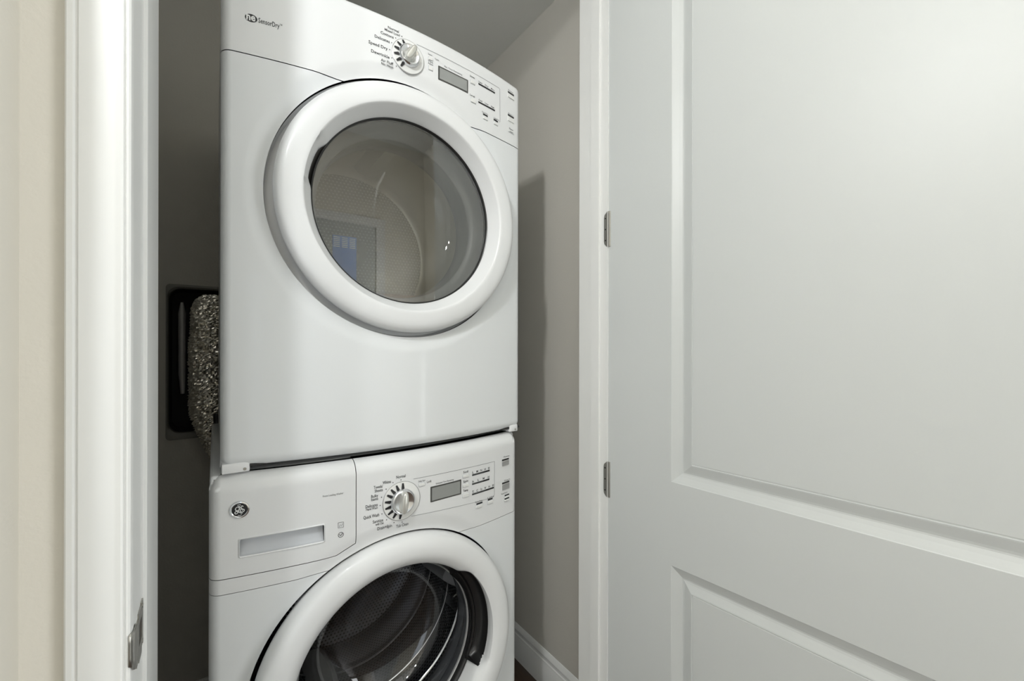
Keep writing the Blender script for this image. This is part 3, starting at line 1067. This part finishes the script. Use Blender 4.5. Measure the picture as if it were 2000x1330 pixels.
knob_flat(DF, 0.3500, 0.6395, 0.0365, cp, [115, 140, 165, 190, 215, 238], 60)

# ============================================================ WASHER
WF = Front(0.335, 0.877, -0.243, -1.20, 0.334, -0.706, 0.328, 0.2905, 0.006, 0.018, 0.030, 0.016)
was = thing('washer', 'white front loading washing machine with clear round door under the dryer', 'washing machine', (0.335, 1.2, ZF))
wyb = 1.56
cab = box('cabinet', WF.xl + 0.001, WF.xr - 0.001, 0.936, wyb, WF.zb + 0.002, WF.zt - 0.001, M['enamel'], was, bevel=0.006)
bm = bmesh.new(); bm.from_mesh(cab.data)
bmesh.ops.delete(bm, geom=[f for f in bm.faces if f.normal.y < -0.9 and f.calc_area() > 0.1], context='FACES')
bm.to_mesh(cab.data); bm.free()
panel('front_panel', [rect(WF.xl, WF.xr, WF.zb, -0.4562)], WF, M['enamel'], was)
top = [(WF.xr, -0.4553), (WF.xr, WF.zt - 0.022), (WF.xr - 0.002, WF.zt - 0.013), (WF.xr - 0.0065, WF.zt - 0.0065), (WF.xr - 0.013, WF.zt - 0.002), (WF.xr - 0.022, WF.zt), (0.2379, WF.zt), (0.2379, -0.4553)]
wc = panel('control_panel', [top, rect(WF.xl, 0.2379, -0.4553, -0.4284), [(0.2379, -0.4284), (0.2379, -0.4120), (0.2008, -0.4284)]], WF, M['plastic'], was)
hx0, hx1, hz0, hz1 = 0.0382, 0.1770, -0.3910, -0.3600
dsh = [(WF.xl, -0.4272), (0.2000, -0.4272), (0.2366, -0.4108), (0.2366, WF.zt), (WF.xl + 0.022, WF.zt), (WF.xl + 0.013, WF.zt - 0.002), (WF.xl + 0.0065, WF.zt - 0.0065), (WF.xl + 0.002, WF.zt - 0.013), (WF.xl, WF.zt - 0.022)]


def cut(P, e):
    return clip_poly(P, e)


regs = [cut(dsh, [((hx0, 0), (hx0, 1))]), cut(dsh, [((hx1, 1), (hx1, 0))]),
        cut(dsh, [((hx0, 1), (hx0, 0)), ((hx1, 0), (hx1, 1)), ((0, hz1), (1, hz1))]),
        cut(dsh, [((hx0, 1), (hx0, 0)), ((hx1, 0), (hx1, 1)), ((1, hz0), (0, hz0))])]
drw = panel('detergent_drawer', regs, WF, M['plastic'], was, skirt=0.010)
for bd in (boxdata(WF.xl + 0.006, 0.24, 0.952, 0.957, -0.47, -0.41), boxdata(0.54, WF.xr - 0.004, 0.952, 0.957, -0.47, -0.44), boxdata(0.23, 0.245, 0.952, 0.957, -0.43, -0.29)):
    obj('seam_backing', *bd, M['dark'], was)
obj('plinth', *boxdata(WF.xl + 0.02, WF.xr - 0.02, 0.95, wyb - 0.02, ZF + 0.02, WF.zb + 0.003), M['dark'], was)
for x in (0.05, 0.62):
    for y in (0.99, 1.5):
        V, Fc = tube('f', [(x, y, ZF), (x, y, WF.zb + 0.004)], 0.02, None, n=16)
        obj('foot', V, Fc, M['rubber'], was)

# drawer handle recess: sunk grip with sloping floor
V, Fc = [], []
nx = 16
rows = [(hz1, 0.0000), (hz1 - 0.0006, 0.0090), (hz1 - 0.0030, 0.0130), (hz1 - 0.0100, 0.0120), (hz0 + 0.0070, 0.0060), (hz0 + 0.0015, 0.0030), (hz0, 0.0000)]
for i in range(nx + 1):
    x = hx0 + (hx1 - hx0) * i / nx
    for z, dy in rows:
        V.append((x, WF.bow(x) + dy, z))
k = len(rows)
for i in range(nx):
    for j in range(k - 1):
        a = i * k + j
        Fc.append((a, a + 1, a + k + 1, a + k))
for i in (0, nx):
    Fc.append(tuple(i * k + j for j in range(k)))
sharp(obj('drawer_handle', V, Fc, M['recess'], drw), 40)
V, Fc = [], []
for i, (x, z) in enumerate(round_rect(hx0 - 0.003, hx1 + 0.003, hz0 - 0.003, hz1 + 0.003, 0.004, 4)):
    pass
lp1 = round_rect(hx0 - 0.0035, hx1 + 0.0035, hz0 - 0.0035, hz1 + 0.0035, 0.004, 4)
lp2 = round_rect(hx0, hx1, hz0, hz1, 0.002, 4)
n = len(lp1)


def dens(P, m_=6):
    out = []
    for i in range(len(P)):
        a, b = P[i], P[(i + 1) % len(P)]
        for q in range(m_):
            out.append((a[0] + (b[0] - a[0]) * q / m_, a[1] + (b[1] - a[1]) * q / m_))
    return out


lp1, lp2 = dens(lp1), dens(lp2)
n = len(lp1)
V = [(x, WF.bow(x) + 0.0004, z) for x, z in lp1] + [(x + (0.001 if x < 0.1 else -0.001), WF.bow(x) - 0.0022, z) for x, z in [(p[0] * 0.5 + q[0] * 0.5, p[1] * 0.5 + q[1] * 0.5) for p, q in zip(lp1, lp2)]] + [(x, WF.bow(x) - 0.0005, z) for x, z in lp2]
Fc = [(r_ * n + i, r_ * n + (i + 1) % n, (r_ + 1) * n + (i + 1) % n, (r_ + 1) * n + i) for r_ in range(2) for i in range(n)]
o = obj('handle_rim', V, Fc, M['plastic'], drw)
sharp(o, 60)

# GE emblem
gx, gz = 0.0376, -0.3043
gy = WF.bow(gx)
tilt = -0.043 * 2 * (gx - 0.335) / 0.343 ** 2


def gpt(x, z, lift):
    return (gx + x, WF.bow(gx + x) - lift, gz + z)


def conf_rev(name, prof, m, parent, n=48):
    V, Fc = [], []
    k = len(prof)
    for i in range(n):
        a = 2 * pi * i / n
        for r, l in prof:
            V.append(gpt(r * cos(a), r * sin(a), l))
    for i in range(n):
        for j in range(k - 1):
            a, b = i * k + j, ((i + 1) % n) * k + j
            Fc.append((a, a + 1, b + 1, b))
    Fc.append(tuple(i * k + k - 1 for i in range(n)))
    return sharp(obj(name, V, Fc, m, parent), 35)


conf_rev('emblem_ring', [(0.0158, 0.0), (0.0158, 0.0020), (0.0150, 0.0032), (0.0130, 0.0036), (0.0118, 0.0028)], M['chrome'], drw)
conf_rev('emblem_disc', [(0.0119, 0.0024), (0.0117, 0.0031)], M['blackink'], drw)
segs = []
S_ = 0.0100


def curve(pts, r=0.00075):
    C_ = catmull([gpt(x * S_, z * S_, 0.0035) for x, z in pts], 5)
    segs.append(tube('e', C_, r, None, n=6))


# two flowing script letters: a looped G at the left, a looped E at the right
curve([(-0.10, 0.42), (-0.32, 0.62), (-0.62, 0.35), (-0.55, 0.02), (-0.25, -0.05), (0.02, 0.22), (0.0, 0.62), (-0.2, 0.72)])
curve([(-0.05, 0.30), (-0.15, -0.10), (-0.30, -0.48), (-0.58, -0.62), (-0.72, -0.38), (-0.50, -0.18), (-0.20, -0.28), (0.05, -0.45), (0.30, -0.62), (0.45, -0.58)])
curve([(0.55, 0.55), (0.38, 0.72), (0.22, 0.50), (0.36, 0.18), (0.56, 0.10)])
curve([(0.45, 0.14), (0.15, 0.05), (0.12, -0.25), (0.38, -0.42), (0.68, -0.28), (0.70, -0.02), (0.50, 0.02), (0.42, -0.16)])
curve([(-0.35, 0.92), (0.0, 0.98), (0.2, 0.85)], 0.0005)
curve([(-0.25, -0.90), (0.05, -0.98), (0.30, -0.88)], 0.0005)
obj('emblem_letters', *merge(segs), M['whiteink'], drw)['kind'] = 'stuff'

# console print
ink, inkl, blk, gry = [], [], [], []
for s, x1, z, sz, wd in (('Normal', 0.3412, -0.2925, 0.0072, 0.0210), ('Whites', 0.3090, -0.2990, 0.0072, 0.0178), ('Towels/', 0.2914, -0.3055, 0.0068, 0.0190), ('Sheets', 0.2914, -0.3132, 0.0068, 0.0172),
                         ('Bulky', 0.2817, -0.3234, 0.0068, 0.0148), ('Items', 0.2817, -0.3300, 0.0068, 0.0148), ('Delicates', 0.2807, -0.3426, 0.0070, 0.0252), ('Hand Wash', 0.2807, -0.3482, 0.0056, 0.0240),
                         ('Quick Wash', 0.2839, -0.3648, 0.0074, 0.0325), ('Sanitize', 0.2925, -0.3776, 0.0070, 0.0222), ('with Oxi', 0.2930, -0.3836, 0.0054, 0.0168),
                         ('Drain+Spin', 0.3113, -0.3942, 0.0072, 0.0315), ('Tub Clean', 0.3481, -0.3992, 0.0070, 0.0276)):
    ink.append(text_on(WF, s, x1, z, sz, wd, align='R'))
for x, z in ((0.3311, -0.2969), (0.3135, -0.2996), (0.2985, -0.3105), (0.2887, -0.3260), (0.2860, -0.3428), (0.2898, -0.3616), (0.2996, -0.3764), (0.3158, -0.3864), (0.3340, -0.3898)):
    blk.append(disc(WF, x, z, 0.0011))
inkl.append(strip(WF, [(0.3600, -0.3005), (0.5906, -0.3045)], 0.0009))
inkl.append(strip(WF, [(0.5906, -0.3045), (0.5906, -0.3900), (0.5880, -0.3945), (0.5798, -0.3965), (0.355, -0.3820)], 0.0008))
inkl.append(text_on(WF, 'Delay Start', 0.3715, -0.3105, 0.0045, 0.0170))
ink.append(text_on(WF, 'Lock', 0.3920, -0.3160, 0.0062, 0.0120))
inkl.append(text_on(WF, 'Estimated Time Remaining', 0.4150, -0.3240, 0.0042, 0.0480))
for s, z in (('Soil', -0.3140), ('Spin', -0.3368), ('Temp', -0.3590)):
    ink.append(text_on(WF, s, 0.4900, z, 0.0060, 0.0150))
for z, x1, a in ((-0.3240, 0.5740, ('L', 'M', 'N', 'H', 'XH')), (-0.3462, 0.5730, ('No', 'L', 'M', 'H')), (-0.3716, 0.5885, ('TC', 'C', 'Co', 'W', 'H', 'XH'))):
    gry.append(strip(WF, [(0.5170, z), (x1, z)], 0.0042))
    blk.append(strip(WF, [(0.5170 + (x1 - 0.517) * 0.62, z), (x1, z)], 0.0040, 0.0006))
    for i, s in enumerate(a):
        ink.append(text_on(WF, s, 0.5180 + i * (x1 - 0.523) / (len(a) - 1) - 0.001, z + 0.0036, 0.0062, 0.0058))
for s, x, z in (('Extra Rinse', 0.5270, -0.3955), ('Light', 0.5660, -0.3955), ('Power', 0.6240, -0.3020), ('Start', 0.6260, -0.3655), ('Pause/Cancel', 0.6150, -0.3980)):
    inkl.append(text_on(WF, s, x, z, 0.0046, 0.0230))
blk.append(strip(WF, [(0.5305, -0.3992), (0.5500, -0.3992)], 0.0040))
blk.append(strip(WF, [(0.5680, -0.3985), (0.5840, -0.3985)], 0.0040))
blk.append(strip(WF, [(0.6280, -0.4038), (0.6455, -0.4038)], 0.0036))
blk.append(strip(WF, [(0.6280, -0.4130), (0.6455, -0.4130)], 0.0036))
inkl.append(text_on(WF, 'Front Loading Washer', 0.1745, -0.3042, 0.0040, 0.0385))
# small pictograms on the drawer face: a square note and a round recycling mark
gry.append(strip(WF, [(0.2030, -0.3610), (0.2130, -0.3610), (0.2130, -0.3715), (0.2030, -0.3715), (0.2030, -0.3610)], 0.0009))
gry.append(strip(WF, [(0.2050, -0.3700), (0.2070, -0.3650), (0.2090, -0.3690), (0.2112, -0.3640)], 0.0008))
gry.append(strip(WF, [(0.2080 + 0.0048 * cos(2 * pi * i / 20), -0.3861 + 0.0048 * sin(2 * pi * i / 20)) for i in range(21)], 0.0011))
gry.append(strip(WF, [(0.2050, -0.3850), (0.2080, -0.3880), (0.2108, -0.3838)], 0.0016))
obj('grey_lettering', *merge(ink), M['ink'], wc)['kind'] = 'stuff'
obj('pale_lettering', *merge(inkl), M['ink_light'], wc)['kind'] = 'stuff'
obj('black_print', *merge(blk), M['blackink'], wc)['kind'] = 'stuff'
obj('grey_print', *merge(gry), M['ink'], wc)['kind'] = 'stuff'
screen(WF, 0.4012, 0.4848, -0.3628, -0.3265, wc)
button(WF, 0.3720, 0.3880, -0.3205, -0.3135, wc)
button(WF, 0.4885, 0.5075, -0.3255, -0.3180, wc)
button(WF, 0.4885, 0.5075, -0.3478, -0.3405, wc)
button(WF, 0.4885, 0.5075, -0.3735, -0.3640, wc)
button(WF, 0.5285, 0.5510, -0.4100, -0.4025, wc)
button(WF, 0.5665, 0.5860, -0.4095, -0.4020, wc)
slot_button(WF, 0.6175, 0.6440, -0.3240, -0.3105, wc)
slot_button(WF, 0.6180, 0.6460, -0.3880, -0.3720, wc)
button(WF, 0.6270, 0.6455, -0.4110, -0.4060, wc)
button(WF, 0.6270, 0.6455, -0.4200, -0.4150, wc)
knob_flat(WF, 0.3330, -0.3425, 0.0415, wc, [88, 110, 130, 150, 172, 194, 216, 238, 262], 85)

# washer door ring; a deep black grip at the right replaces part of its inner wall
wcx, wcz = 0.334, -0.706
wprof = [(0.272, 0.925), (0.279, 0.912), (0.2845, 0.902), (0.2865, 0.892), (0.2860, 0.880), (0.2825, 0.870), (0.2760, 0.864), (0.267, 0.8605), (0.256, 0.859), (0.246, 0.859),
         (0.238, 0.8605), (0.230, 0.865), (0.222, 0.872), (0.2165, 0.879), (0.2140, 0.885), (0.2145, 0.900), (0.2150, 0.930)]


def win(a, lo, hi, soft):
    d = ((a + pi) % (2 * pi)) - pi
    return smooth01((d - radians(lo)) / radians(soft)) * smooth01((radians(hi) - d) / radians(soft))


def wgrip(j, r, a):
    if j < 11:
        return r
    wgt = win(a, -28, 50, 9)
    amt = (0.0, 0.007, 0.013, 0.017, 0.019, 0.019)[j - 11]
    return r + wgt * amt


wd = revolve('door', wprof, wcx, wcz, M['plastic'], was, n=220, rfun=wgrip)
# black grip piece lining the recess
V, Fc = [], []
na, a0, a1 = 44, radians(-25), radians(46)
gp = [(0.2338, 0.8835), (0.2330, 0.884), (0.2335, 0.915), (0.222, 0.926), (0.208, 0.928), (0.200, 0.924), (0.196, 0.915)]
for i in range(na + 1):
    a = a0 + (a1 - a0) * i / na
    wg = min(1.0, win(a, -28, 50, 9) + 0.02)
    for r, y in gp:
        rr = r if r < 0.213 else 0.2125 + (r - 0.2135) * wg
        V.append((wcx + rr * cos(a), y, wcz + rr * sin(a)))
k = len(gp)
for i in range(na):
    for j in range(k - 1):
        q = i * k + j
        Fc.append((q, q + 1, q + k + 1, q + k))
for i in (0, na):
    Fc.append(tuple(i * k + j for j in range(k)))
gr = obj('door_handle', V, Fc, M['black'], wd)
sharp(gr, 50)
revolve('door_trim_ring', [(0.2148, 0.925), (0.2100, 0.921), (0.2060, 0.922), (0.2030, 0.928), (0.2000, 0.940)], wcx, wcz, M['black'], wd, n=128)
revolve('chrome_ring', [(0.2005, 0.934), (0.1985, 0.9325), (0.1965, 0.934), (0.1960, 0.938)], wcx, wcz, M['silver'], wd, n=128)
bowl = [(0.2015, 0.934), (0.197, 0.945), (0.190, 0.965), (0.182, 0.990), (0.172, 1.015), (0.157, 1.035), (0.135, 1.048), (0.10, 1.056), (0.05, 1.060), (0.0005, 1.061)]
revolve('glass_bowl', bowl, wcx, wcz, M['glass_w'], wd, n=128)
revolve('gasket', [(0.214, 0.940), (0.205, 0.950), (0.200, 0.962), (0.207, 0.972), (0.2, 0.985), (0.203, 1.0), (0.225, 1.01)], wcx, wcz, M['rubber'], was, n=128, smooth_deg=60)
M['perf_w'] = perforated('washer_drum_holes', wcx, wcz, 0.25, 0.0095, (0.22, 0.22, 0.23), (0.010, 0.010, 0.010), 0.25, 0.9, rad=0.30, bstr=1.0)
M['perf_wb'] = perforated('washer_drum_back', wcx, wcz, 0.25, 0.0110, (0.20, 0.20, 0.21), (0.02, 0.02, 0.02), 0.3, 0.9, planar=True, rad=0.25, bstr=0.8)
wdm = revolve('drum', [(0.212, 1.005), (0.235, 1.010), (0.248, 1.02), (0.252, 1.04), (0.252, 1.14), (0.249, 1.143), (0.249, 1.150), (0.252, 1.153), (0.252, 1.26), (0.249, 1.263), (0.249, 1.270), (0.252, 1.273),
                       (0.252, 1.38), (0.245, 1.395)], wcx, wcz, M['perf_w'], was, n=128)
revolve('drum_back', [(0.245, 1.395), (0.21, 1.40), (0.14, 1.385), (0.09, 1.36), (0.0005, 1.355)], wcx, wcz, M['perf_wb'], wdm, n=96)
for y_ in (1.070, 1.1465, 1.2665):
    revolve('drum_rib', [(0.2525, y_ - 0.005), (0.2470, y_ - 0.0015), (0.2465, y_), (0.2470, y_ + 0.0015), (0.2525, y_ + 0.005)], wcx, wcz, M['chrome'], wdm, n=96)
revolve('drum_lip', [(0.2125, 1.004), (0.2085, 1.002), (0.2085, 1.008), (0.2125, 1.010)], wcx, wcz, M['chrome'], wdm, n=128)
for a in (128, 248, 8):
    t = radians(a)
    c, s = cos(t), sin(t)
    V, Fc = [], []
    ys = ((1.05, 0.008, 0.03), (1.09, 0.045, 0.022), (1.20, 0.058, 0.020), (1.32, 0.045, 0.022), (1.375, 0.008, 0.03))
    for y, hgt, wid in ys:
        for off, hh in ((-0.042, 0.0), (-wid, hgt * 0.7), (-0.006, hgt), (0.006, hgt), (wid, hgt * 0.7), (0.042, 0.0)):
            r = 0.2505 - hh
            V.append((wcx + r * c - off * s, y, wcz + r * s + off * c))
    for i in range(4):
        for j in range(5):
            q = i * 6 + j
            Fc.append((q, q + 1, q + 7, q + 6))
    sharp(obj('drum_baffle', V, Fc, mat('grey_baffle', (0.30, 0.30, 0.31), 0.35), wdm), 30)
